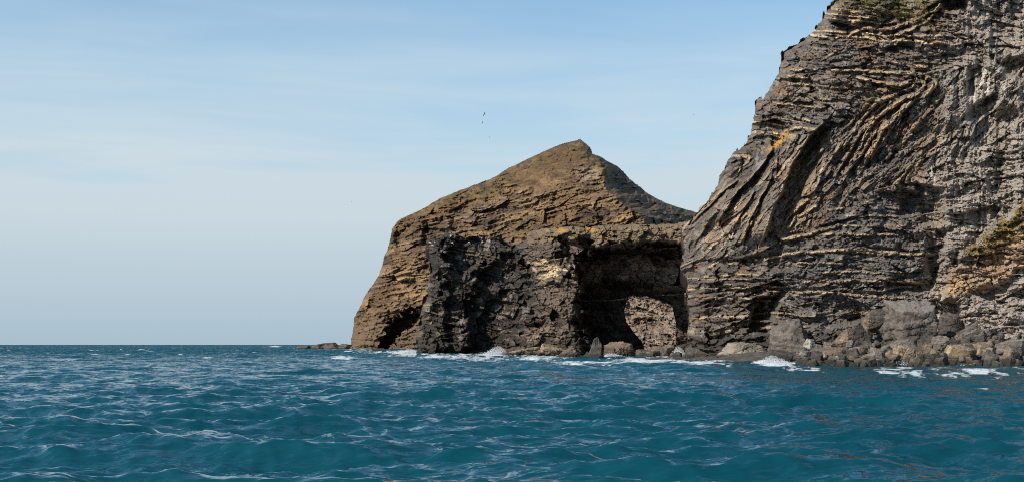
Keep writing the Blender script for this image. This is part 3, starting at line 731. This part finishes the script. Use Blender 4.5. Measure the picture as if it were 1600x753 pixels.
# px, py(foot), w, h, D, roll, colour, label, extra
B = [
 # in front of the arch
 (931, 566, 48, 42, 330, 0.0, DRK, "pointed shark-fin rock standing in the surf before the arch", dict(peak=0.10)),
 (889, 568, 48, 30, 332, -0.35, BRN, "sloping brown rock left of the pointed fin rock", {}),
 (932, 568, 40, 14, 318, 0.0, DRK, "low black rock at the foot of the fin rock", {}),
 (968, 561, 60, 30, 356, -0.12, BRN, "broad flat-sided slab right of the fin rock", dict(flat_top=1)),
 (1012, 563, 44, 17, 342, 0.0, GREY, "low dome-shaped grey rock in front of the arch opening", {}),
 (1036, 554, 46, 15, 362, 0.05, GREY, "flat grey rock behind the low dome in the arch opening", {}),
 (1006, 556, 34, 12, 366, 0.1, DRK, "dark ledge inside the left foot of the arch opening", {}),
 (1090, 566, 40, 27, 300, 0.1, DRK, "dark chunky boulder at the right foot of the arch", {}),
 (1118, 569, 30, 7, 288, 0.0, DRK, "low wet black rock awash beside the pale sloping boulder", {}),
 (760, 566, 24, 6, 400, 0.15, DRK, "half-sunk black rock in the white water before the dark stack", {}),
 (733, 563, 16, 5, 420, 0.1, DRK, "smaller half-sunk rock in the white water before the dark stack", {}),
 (593, 551, 34, 8, 640, 0.0, DRK, "lone flat rock in the sea before the headland cave", {}),
 (864, 557, 60, 22, 372, 0.15, TAN, "pale tan ledge at the foot of the arch buttress", dict(lay=0.12)),
 (824, 556, 62, 16, 388, 0.0, TAN, "knobbly tan ledge under the black bay of the arch rock", dict(lay=0.1)),
 # foot of the cliff, left to right
 (1160, 567, 84, 36, 268, 0.18, (0.175, 0.143, 0.113), "big pale sloping boulder under the small cliff cave", {}),
 (1240, 555, 88, 62, 252, 0.0, (0.112, 0.092, 0.075), "huge angular boulder with a dark right face right of the cave", dict(planes=[(-0.62, -0.35, 0.7, 0.56), (0.92, -0.22, 0.35, 0.5), (-0.3, -0.95, 0.3, 0.6), (0.1, -0.5, 0.9, 0.72), (-0.95, 0.1, 0.1, 0.8)], lay=0.06)),
 (1216, 570, 50, 26, 236, 0.2, DRK, "dark broken boulder behind the white splash", {}),
 (1264, 545, 24, 18, 238, 0.3, PAL, "small pale wedge stone leaning on the huge angular boulder", {}),
 (1300, 573, 82, 34, 216, -0.30, BRN, "long smooth brown slab sloping down to the water", {}),
 (1283, 578, 74, 18, 203, 0.0, TAN, "low layered tan rock at the water edge", dict(lay=0.2)),
 (1352, 572, 84, 30, 214, -0.22, GREY, "long grey slab right of the smooth brown slab", {}),
 (1322, 540, 34, 30, 234, 0.5, BRN, "upright wedge boulder above the smooth brown slab", {}),
 (1338, 528, 36, 26, 240, -0.5, DRK, "dark tilted slab under the banded cliff foot", {}),
 (1356, 520, 30, 34, 243, 0.4, BRN, "folded brown block against the left side of the flat-topped block", dict(lay=0.15)),
 (1424, 534, 92, 72, 229, 0.0, (0.112, 0.092, 0.076), "enormous flat-topped block with a pale top", dict(lay=0.075, pale_top=True, planes=[(0.03, -0.30, 1.0, 0.5), (-0.12, -1, 0.15, 0.62), (-1, -0.15, 0.12, 0.72), (1, -0.12, 0.05, 0.72), (-0.6, -0.75, 0.1, 0.74), (0.5, -0.6, 0.7, 0.72)])),
 (1372, 510, 44, 30, 243, 0.1, DRK, "dark shoulder block behind the enormous flat-topped block", {}),
 (1484, 516, 40, 32, 238, 0.0, DRK, "shadowed square block right of the enormous flat-topped block", {}),
 (1514, 524, 42, 24, 229, -0.35, GREY, "tilted grey slab near the dark buttress", {}),
 (1408, 548, 56, 20, 222, -0.3, GREY, "leaning slab below the enormous flat-topped block", {}),
 (1412, 563, 36, 26, 212, 0.2, TAN, "sunlit tan wedge boulder below the leaning slab", {}),
 (1376, 566, 30, 24, 214, 0.0, BRN, "round brown boulder between the grey slab and the tan wedge", {}),
 (1440, 566, 34, 24, 212, 0.1, BRN, "brown cube-like boulder right of the tan wedge", {}),
 (1470, 548, 36, 26, 220, 0.0, GREY, "smooth rounded boulder below the shadowed square block", {}),
 (1494, 550, 30, 26, 219, 0.0, DRK, "dark square boulder beside the smooth rounded boulder", {}),
 (1500, 562, 56, 26, 211, 0.1, TAN, "large sunlit tan block near the beach", dict(flat_top=1)),
 (1540, 556, 50, 26, 216, -0.1, BRN, "broad brown boulder on the right beach", {}),
 (1580, 554, 54, 26, 214, 0.15, GREY, "long grey boulder at the right edge of the beach", {}),
 (1576, 572, 44, 26, 202, 0.0, BRN, "brown pointed rock at the water on the far right", {}),
 (1528, 574, 34, 14, 203, 0.0, TAN, "low weedy tan rock at the water edge", {}),
 (1460, 574, 40, 14, 204, 0.0, DRK, "low black wet rock below the large tan block", {}),
 (1330, 578, 60, 10, 202, 0.0, DRK, "long black wet rock at the foot of the grey slab", {}),
 (1386, 580, 40, 8, 198, 0.0, DRK, "flat rock awash in foam off the boulder beach", {}),
 (1562, 583, 30, 5, 190, 0.0, DRK, "sunken rock showing in the foam off the right beach", {}),
]
for k, (px, py, w, h, D, roll, colr, label, ex) in enumerate(B):
    kw = dict(seed=100 + 7 * k, roll=roll, colr=colr); kw.update(ex)
    o = boulder("boulder", px, py + 3, w * 1.05, h + 3, D, **kw)
    tag(o, label, "boulder", group="boulders along the shore")

# small boulders between the big ones
rs = np.random.RandomState(77)
n_small = 0
for k in range(240):
    px = rs.uniform(1235, 1640); v = rs.uniform(0, 0.9) if k % 5 else rs.uniform(0.9, 1.05)
    up = np.interp(px, [1250, 1340, 1420, 1520, 1640], [548, 534, 540, 520, 508]); dn = np.interp(px, [1250, 1340, 1640], [566, 572, 570])
    py = up + (dn + 4 - up) * v
    D = 236 + (199 - 236) * v
    D -= 2 + 6 * rs.rand(); py += 1
    w = (8 + 18 * rs.rand() ** 1.4) * (0.8 + 0.3 * v); h = w * rs.uniform(0.38, 0.85)
    cr = np.array([GREY, BRN, DRK, TAN, PAL][rs.choice(5, p=[.30, .26, .32, .08, .04])]) * rs.uniform(0.75, 1.3)
    o = boulder("small_boulder", px, py + 2, w, h, D, seed=900 + k, roll=rs.uniform(-0.5, 0.5), colr=cr, sub=4)
    if px < 1620:
        tag(o, "small angular stone wedged among the larger boulders of the right-hand beach", "stone", group="small stones of the boulder beach")
    else:
        tag(o, "small angular stone wedged among the larger boulders of the right-hand beach", "stone", group="small stones of the boulder beach")

for k in range(46):
    px = rs.uniform(790, 1150)
    py = np.interp(px, [790, 880, 1000, 1060, 1150], [556, 561, 563, 562, 568]) + rs.uniform(-5, 2)
    D = np.interp(px, [790, 880, 1000, 1060, 1150], [392, 350, 350, 310, 276])
    w = 6 + 16 * rs.rand() ** 1.5
    o = boulder("small_boulder", px, py + 2, w, w * rs.uniform(0.45, 0.8), D, seed=1300 + k, roll=rs.uniform(-0.5, 0.5), colr=[GREY, BRN, DRK][rs.choice(3)], sub=4)
    tag(o, "small dark wet rock in the wash along the foot of the arch", "stone", group="small stones at the foot of the arch")

# low reef running out from the headland
for k, (px, w, h, label) in enumerate([(474, 26, 4, "lowest outermost rock of the reef left of the headland"), (497, 22, 7, "small humped rock in the middle of the reef"),
                                       (516, 34, 9, "tallest long rock of the reef left of the headland"), (540, 26, 7, "reef rock touching the foot of the headland")]):
    o = boulder("reef_rock", px, 543, w, h, 1010, seed=700 + k, colr=(0.13, 0.10, 0.08), sub=3, wet=False)
    tag(o, label, "reef rock", group="reef rocks off the headland")

# boulder beach under the stones
def beach():
    xs = np.linspace(30, 140, 140); t = np.linspace(0, 1, 40)
    XX, TT = np.meshgrid(xs, t)
    px0 = 800 + XX / 225 * F
    ys = np.interp(px0, [1150, 1250, 1350, 1650], [262, 222, 206, 204]); ye = np.interp(px0, [1150, 1250, 1350, 1500, 1700], [280, 256, 250, 248, 246])
    Y = ys + (ye - ys) * TT
    top = np.interp(px0, [1150, 1250, 1350, 1450, 1550, 1700], [0.5, 2.0, 3.5, 4.5, 6.5, 8])
    Z = -1.0 + (top + 1.0) * TT + 0.35 * fbm(XX / 2, Y / 2, 801, 4) + 0.25 * cells(XX / 1.3, Y / 1.3, 805)[0]
    V = np.stack([XX, Y, Z], -1).reshape(-1, 3)
    n, m = XX.shape
    i = np.arange(n * m).reshape(n, m)
    q = np.stack([i[:-1, :-1], i[:-1, 1:], i[1:, 1:], i[1:, :-1]], -1).reshape(-1, 4)
    c = np.empty((len(V), 3)); c[:] = (0.075, 0.064, 0.054); c *= (1 + 0.8 * (cells(V[:, 0] / 0.8, V[:, 1] / 0.8, 811)[2] - 0.5))[:, None]  # base tone lowered to paint in the dark gaps between boulders
    return tag(mesh_obj("beach", V, q, M_BOULDER, col=c), "strip of shingle under the boulders, darkened for their shaded gaps", "beach", kind='structure')
beach()

# ------------------------------------------------------------------ the sea
def sea():
    parts = []
    d = 9.0
    rows = [d]
    while d < 26000:
        k = 0.0042 if d < 110 else 0.0058 if d < 420 else 0.0042 if d < 3000 else 0.06
        d += max(0.045, k * d); rows.append(d)
    rows = np.array(rows)
    step = np.gradient(rows)
    u = np.concatenate([np.linspace(-1500, -860, 90), np.arange(-850, 852, 2.0), np.linspace(862, 1500, 90)])
    R, U = np.meshgrid(rows, u, indexing='ij')
    ST = np.repeat(step[:, None], len(u), 1)
    X = U / F * R; Y = R.copy()
    rs = np.random.RandomState(3)
    Z = np.zeros_like(X); DX = np.zeros_like(X); DY = np.zeros_like(X); J = np.zeros_like(X)
    shelter = 1 - 0.45 * sst(20, 80, X) * sst(400, 150, Y)       # a little calmer in the lee of the cliff
    gust = 0.8 + 0.35 * fbm(X / 60, Y / 60, 5, 3)
    nW = 190
    for k in range(nW):
        lam = 0.42 * (34 / 0.42) ** ((k + rs.rand()) / nW)
        th = math.radians(-99 + rs.normal() * (15 + 24 * (1 - k / nW)))     # mostly rolling in towards the shore
        kk = 2 * math.pi / lam
        a = 0.0054 * lam ** 0.92 * (1.0 if lam < 5 else (5 / lam) ** 0.62) * (1.6 if 0.7 < lam < 4.5 else 1.0) * rs.uniform(0.5, 1.4)
        cx, cy = math.cos(th), math.sin(th)
        att = np.clip((lam / (ST * 2.0)) - 0.7, 0, 1)
        nr = int(np.searchsorted(-att[:, 0], 0))                # rows near enough to carry this wavelength
        if nr == 0: continue
        sl = slice(0, nr)
        ph = kk * (cx * X[sl] + cy * Y[sl]) + rs.rand() * 6.283
        s, c = np.sin(ph), np.cos(ph)
        aa = a * att[sl] * shelter[sl] * (gust[sl] if lam < 8 else 1.0)
        Z[sl] += aa * c; DX[sl] -= aa * cx * s * 0.55; DY[sl] -= aa * cy * s * 0.55
        J[sl] += aa * kk * c * (lam > 1.6)
    Z += sst(2000, 3200, Y) * rs.normal(size=Z.shape) * 0.8
    # one breaking hump rolling in to the beach at the right
    gx, gy = (1545 - 800) / F * 148, 148
    hump = np.exp(-((X - gx) / 10) ** 2 - ((Y - gy + 0.06 * (X - gx)) / 2.6) ** 2)
    Z += 0.7 * hump
    # foam: crests plus surf round the rocks
    crest = 0.6 * sst(0.74, 1.1, J * sst(40, 90, Y) + 0.10 * fbm(X / 3, Y / 5, 7, 3)) * sst(0.0, 0.5, fbm(X / 30, Y / 60, 8, 3) + 0.22)
    surf = np.zeros_like(X)
    PXs = 800 + U; PYs = HOR + H * F / R
    for (cx, cy, rx, ry, a) in ((537, 560, 24, 5, .9), (640, 551, 46, 5, 1), (700, 559, 70, 6, .75), (775, 553, 34, 7, 1.1), (762, 562, 60, 6, .7), (850, 559, 60, 6, .8),
                                (930, 569, 80, 5, .85), (1010, 563, 70, 6, .9), (1060, 556, 26, 7, 1.2), (1100, 568, 50, 5, .8), (1212, 570, 40, 8, 1.2), (1270, 579, 70, 3, .4),
                                (1400, 577, 40, 4, .7), (1480, 577, 60, 3, .55), (1570, 578, 60, 4, .6), (1410, 582, 50, 2.2, .62), (1552, 589, 30, 2.0, .55), (1525, 587, 24, 1.6, .5), (1500, 583, 130, 2, .42),
                                (430, 541, 14, 1.6, .9), (520, 545, 60, 1.6, .6), (262, 600, 9, 1.5, .55), (520, 705, 60, 8, .42), (780, 742, 90, 10, .42), (640, 748, 70, 8, .4), (700, 715, 120, 9, .3),
                                (1530, 605, 60, 1.2, .45), (1190, 660, 30, 4, .35), (760, 553, 110, 4, .7)):
        surf = np.maximum(surf, a * np.exp(-((PXs - cx) / rx) ** 2 - ((PYs - cy) / ry) ** 2))
    shore = np.interp(PXs, [540, 560, 650, 800, 900, 1000, 1060, 1150, 1250, 1350, 1600], [543, 545, 553, 556, 567, 562, 562, 568, 578, 583, 581])
    band = np.exp(-((PYs - shore - 2.0) / np.where(PXs < 1150, 6.5, 5.5)) ** 2) * (PXs > 545) * (np.where(PXs < 1200, 0.48, 0.50) + 0.95 * fbm(X / 2.6, Y / 5.5, 14, 4, 0.6))
    surf = np.maximum(surf, band)
    n1 = fbm(X / 1.6, Y / 4.5, 9, 5, 0.65); n2 = ridged(X / 2.0, Y / 2.6, 10, 4)
    sf = 0.68 * sst(0.20, 0.85, surf + 0.55 * n1 * sst(0.05, 0.3, surf) + 0.18 * (n2 - 0.3) * sst(0.05, 0.3, surf))
    # distant white horses
    wh = sst(0.50, 0.66, fbm(X / 7, Y / 18, 12, 3) + 0.12 * J) * sst(90, 400, Y) * 0.75
    foam = np.clip(np.maximum(np.maximum(sf, crest), wh), 0, 1)
    near = sst(0.75, 1.15, surf)
    Z += sf * (0.05 + 0.5 * near * (0.5 + 0.8 * fbm(X / 1.6, Y / 2.5, 13, 4)).clip(0, 2)) * (R > 150)
    V = np.stack([X + DX, Y + DY, Z], -1).reshape(-1, 3)
    n, m = X.shape
    i = np.arange(n * m).reshape(n, m)
    q = np.stack([i[:-1, :-1], i[:-1, 1:], i[1:, 1:], i[1:, :-1]], -1).reshape(-1, 4)
    m_ = bpy.data.materials.new("sea_water"); m_.use_nodes = True
    nn = m_.node_tree.nodes; l = m_.node_tree.links
    b = nn['Principled BSDF']; b.inputs['Roughness'].default_value = 0.05; b.inputs['IOR'].default_value = 1.33
    g = nn.new('ShaderNodeNewGeometry')
    def nzn(scale, det, stretch):
        mpn = nn.new('ShaderNodeMapping'); mpn.inputs['Scale'].default_value = stretch
        t = nn.new('ShaderNodeTexNoise'); t.inputs['Scale'].default_value = scale; t.inputs['Detail'].default_value = det; t.inputs['Roughness'].default_value = 0.6
        l.new(g.outputs['Position'], mpn.inputs['Vector']); l.new(mpn.outputs['Vector'], t.inputs['Vector']); return t
    ta = nzn(2.0, 6, (0.36, 1.25, 1)); tb = nzn(0.05, 3, (1, 1, 0.0))
    colr = nn.new('ShaderNodeMix'); colr.data_type = 'RGBA'
    colr.inputs[6].default_value = (0.0012, 0.039, 0.060, 1); colr.inputs[7].default_value = (0.002, 0.060, 0.080, 1)
    l.new(tb.outputs['Fac'], colr.inputs[0])
    # wind ripples finer than the mesh: slopes added to the normal
    def slope(tex, ax, ay):
        su = nn.new('ShaderNodeVectorMath'); su.operation = 'SUBTRACT'; su.inputs[1].default_value = (0.5, 0.5, 0.5); l.new(tex.outputs['Color'], su.inputs[0])
        mu = nn.new('ShaderNodeVectorMath'); mu.operation = 'MULTIPLY'; mu.inputs[1].default_value = (ax, ay, 0); l.new(su.outputs[0], mu.inputs[0]); return mu
    s1 = slope(ta, 0.8, 2.1); s3 = slope(nzn(8.0, 3, (0.4, 1.2, 1)), 0.6, 1.5)
    s2_ = slope(nzn(0.75, 4, (0.38, 1.1, 1)), 0.35, 1.0)
    s2 = nn.new('ShaderNodeVectorMath'); s2.operation = 'SCALE'; ar_ = nn.new('ShaderNodeAttribute'); ar_.attribute_name = 'unmodelled_chop'
    l.new(s2_.outputs[0], s2.inputs[0]); l.new(ar_.outputs['Fac'], s2.inputs['Scale'])
    s13 = nn.new('ShaderNodeVectorMath'); s13.operation = 'ADD'; l.new(s1.outputs[0], s13.inputs[0]); l.new(s3.outputs[0], s13.inputs[1])
    v1 = nn.new('ShaderNodeVectorMath'); v1.operation = 'ADD'; l.new(s13.outputs[0], v1.inputs[0]); l.new(s2.outputs[0], v1.inputs[1])
    v2 = nn.new('ShaderNodeVectorMath'); v2.operation = 'ADD'; l.new(v1.outputs[0], v2.inputs[0]); l.new(g.outputs['Normal'], v2.inputs[1])
    # wind waves lean: their shoreward faces are the steep ones
    ln = nn.new('ShaderNodeVectorMath'); ln.operation = 'SCALE'; ln.inputs[0].default_value = (0.04, -0.62, 0)
    ml = nn.new('ShaderNodeMath'); ml.operation = 'SUBTRACT'; ml.inputs[1].default_value = 0.66; l.new(ar_.outputs['Fac'], ml.inputs[0]); l.new(ml.outputs[0], ln.inputs['Scale'])
    v4 = nn.new('ShaderNodeVectorMath'); v4.operation = 'ADD'; l.new(v2.outputs[0], v4.inputs[0]); l.new(ln.outputs[0], v4.inputs[1])
    v3 = nn.new('ShaderNodeVectorMath'); v3.operation = 'NORMALIZE'; l.new(v4.outputs[0], v3.inputs[0]); l.new(v3.outputs[0], b.inputs['Normal'])
    l.new(colr.outputs[2], b.inputs['Base Color'])
    fo = nn.new('ShaderNodeBsdfDiffuse'); fo.inputs['Color'].default_value = (0.62, 0.65, 0.66, 1)
    at = nn.new('ShaderNodeAttribute'); at.attribute_name = 'foam'
    tf = nzn(2.4, 8, (0.8, 0.6, 1))
    ad = nn.new('ShaderNodeMath'); ad.operation = 'ADD'; l.new(at.outputs['Fac'], ad.inputs[0])
    l.new(tf.outputs['Fac'], ad.inputs[1])
    mr = nn.new('ShaderNodeMapRange'); mr.inputs['From Min'].default_value = 0.86; mr.inputs['From Max'].default_value = 1.24
    l.new(ad.outputs[0], mr.inputs['Value'])
    ms = nn.new('ShaderNodeMixShader'); l.new(mr.outputs[0], ms.inputs[0]); l.new(b.outputs[0], ms.inputs[1]); l.new(fo.outputs[0], ms.inputs[2])
    l.new(ms.outputs[0], nn['Material Output'].inputs['Surface'])
    o = mesh_obj("sea", V, q, m_, smooth=True, attrs={'foam': foam.ravel(), 'unmodelled_chop': (0.75 + 0.6 * sst(60, 600, R)).ravel()})
    return tag(o, "choppy teal sea with scattered whitecaps", "sea", kind='structure')
sea()

# ------------------------------------------------------------------ spray thrown up where waves hit the rocks
M_SPRAY = bpy.data.materials.new("spray"); M_SPRAY.use_nodes = True
_n = M_SPRAY.node_tree.nodes; _b = _n['Principled BSDF']; _b.inputs['Roughness'].default_value = 0.9
_t = _n.new('ShaderNodeTexNoise'); _t.inputs['Scale'].default_value = 2.0
_r = _n.new('ShaderNodeValToRGB'); _r.color_ramp.elements[0].color = (0.62, 0.66, 0.68, 1); _r.color_ramp.elements[1].color = (0.84, 0.85, 0.85, 1)
M_SPRAY.node_tree.links.new(_t.outputs['Fac'], _r.inputs['Fac']); M_SPRAY.node_tree.links.new(_r.outputs['Color'], _b.inputs['Base Color'])
_oct = np.array([(1, 0, 0), (-1, 0, 0), (0, 1, 0), (0, -1, 0), (0, 0, 1), (0, 0, -1)], float)
_of = np.array([(0, 2, 4), (2, 1, 4), (1, 3, 4), (3, 0, 4), (2, 0, 5), (1, 2, 5), (3, 1, 5), (0, 3, 5)])
rsp = np.random.RandomState(31)
for px, D, hw, hh, cnt, label in ((1207, 222, 3.2, 1.5, 1500, "white splash bursting against the dark broken boulder"), (778, 400, 5.5, 3.0, 1500, "tall white splash in the bay left of the arch buttress"),
                                  (1060, 330, 2.6, 3.0, 1100, "spray at the right foot of the arch opening"), (955, 340, 4.0, 1.2, 600, "thin spray round the fin rock"),
                                  (640, 470, 5.0, 2.0, 700, "spray at the left corner of the dark stack"), (1420, 205, 6.0, 0.9, 260, "low spray along the boulder beach"), (1560, 203, 6.0, 1.0, 260, "low spray at the far right of the boulder beach")):
    cx = (px - 800) / F * D; cnt = int(cnt * 2.6)
    u = rsp.normal(size=cnt) * 0.45; hgt = np.exp(-u ** 2 * 3) * rsp.rand(cnt) ** 1.7
    p = np.stack([cx + u * hw + 0.4 * hw * rsp.normal(size=cnt) * (1 - hgt) * 0.5, D + rsp.normal(size=cnt) * 1.0, hgt * hh + 0.1], 1)
    rr = rsp.uniform(0.015, 0.075, cnt) * (1.15 - hgt * 0.7) * D / 250
    Vv = (p[:, None, :] + _oct[None] * rr[:, None, None] * rsp.uniform(0.6, 1.4, (cnt, 6, 1))).reshape(-1, 3)
    Ff = (_of[None] + 6 * np.arange(cnt)[:, None, None]).reshape(-1, 3)
    tag(mesh_obj("sea_spray", Vv, Ff, M_SPRAY), label, "spray", kind='stuff')

# ------------------------------------------------------------------ gulls
def gull(px, py, D, span, bank, yaw, dark, label):
    m = bpy.data.materials.new("gull_feathers"); m.use_nodes = True
    n = m.node_tree.nodes; l = m.node_tree.links
    b = n['Principled BSDF']; b.inputs['Roughness'].default_value = 0.8
    t = n.new('ShaderNodeTexNoise'); t.inputs['Scale'].default_value = 3
    r = n.new('ShaderNodeValToRGB'); r.color_ramp.elements[0].color = (dark * 0.8, dark * 0.8, dark * 0.8, 1); r.color_ramp.elements[1].color = (dark * 1.2, dark * 1.2, dark * 1.15, 1)
    l.new(t.outputs['Fac'], r.inputs['Fac']); l.new(r.outputs['Color'], b.inputs['Base Color'])
    s = span / 2
    # rings of an elongated body (along y) and two swept wings
    V = []; Fc = []
    prof = [(-0.48, 0.01), (-0.42, 0.05), (-0.30, 0.055), (-0.15, 0.10), (0.05, 0.11), (0.22, 0.07), (0.34, 0.035), (0.46, 0.06)]
    for k, (yy, rr) in enumerate(prof):
        for j in range(8):
            a = j * math.pi / 4
            fl = 0.35 if k == len(prof) - 1 else 1.0
            V.append((rr * math.cos(a) * s, yy * s, rr * 0.9 * fl * math.sin(a) * s))
    for k in range(len(prof) - 1):
        for j in range(8):
            Fc.append((k * 8 + j, k * 8 + (j + 1) % 8, (k + 1) * 8 + (j + 1) % 8, (k + 1) * 8 + j))
    for sg in (-1, 1):
        st = len(V)
        for (xx, yf, yb, zz) in ((0.04, -0.16, 0.14, 0.03), (0.30, -0.24, 0.08, 0.12), (0.55, -0.22, 0.06, 0.17), (0.80, -0.10, 0.10, 0.12), (1.0, 0.06, 0.12, 0.04)):
            for (yy, dz) in ((yf, 0.0), ((yf + yb) / 2, 0.022), (yb, 0.0), ((yf + yb) / 2, -0.012)):
                V.append((sg * xx * s, yy * s, (zz + dz) * s))
        for k in range(4):
            for j in range(4):
                Fc.append((st + k * 4 + j, st + k * 4 + (j + 1) % 4, st + (k + 1) * 4 + (j + 1) % 4, st + (k + 1) * 4 + j))
        Fc.append((st + 16, st + 17, st + 18, st + 19))
    o = mesh_obj("gull", np.array(V), np.array(Fc), m, smooth=True)
    o.location = P(px, py, D); o.rotation_euler = (math.radians(12), bank, yaw)
    return tag(o, label, "gull", group="gulls over the sea")
gull(757, 179, 300, 1.35, math.radians(-42), math.radians(-60), 0.05, "dark banking gull, uppermost of the cluster left of the headland peak")
gull(754, 192, 420, 1.35, math.radians(-25), math.radians(-70), 0.25, "paler gull just below the dark banking gull")
gull(765, 215, 430, 1.2, math.radians(-5), math.radians(-80), 0.12, "tiny gull lowest of the cluster left of the headland peak")
gull(549, 316, 420, 1.2, math.radians(10), math.radians(70), 0.7, "white gull low in the sky left of the headland")
gull(1084, 180, 430, 1.0, math.radians(20), math.radians(60), 0.15, "tiny gull in the sky near the cliff edge")
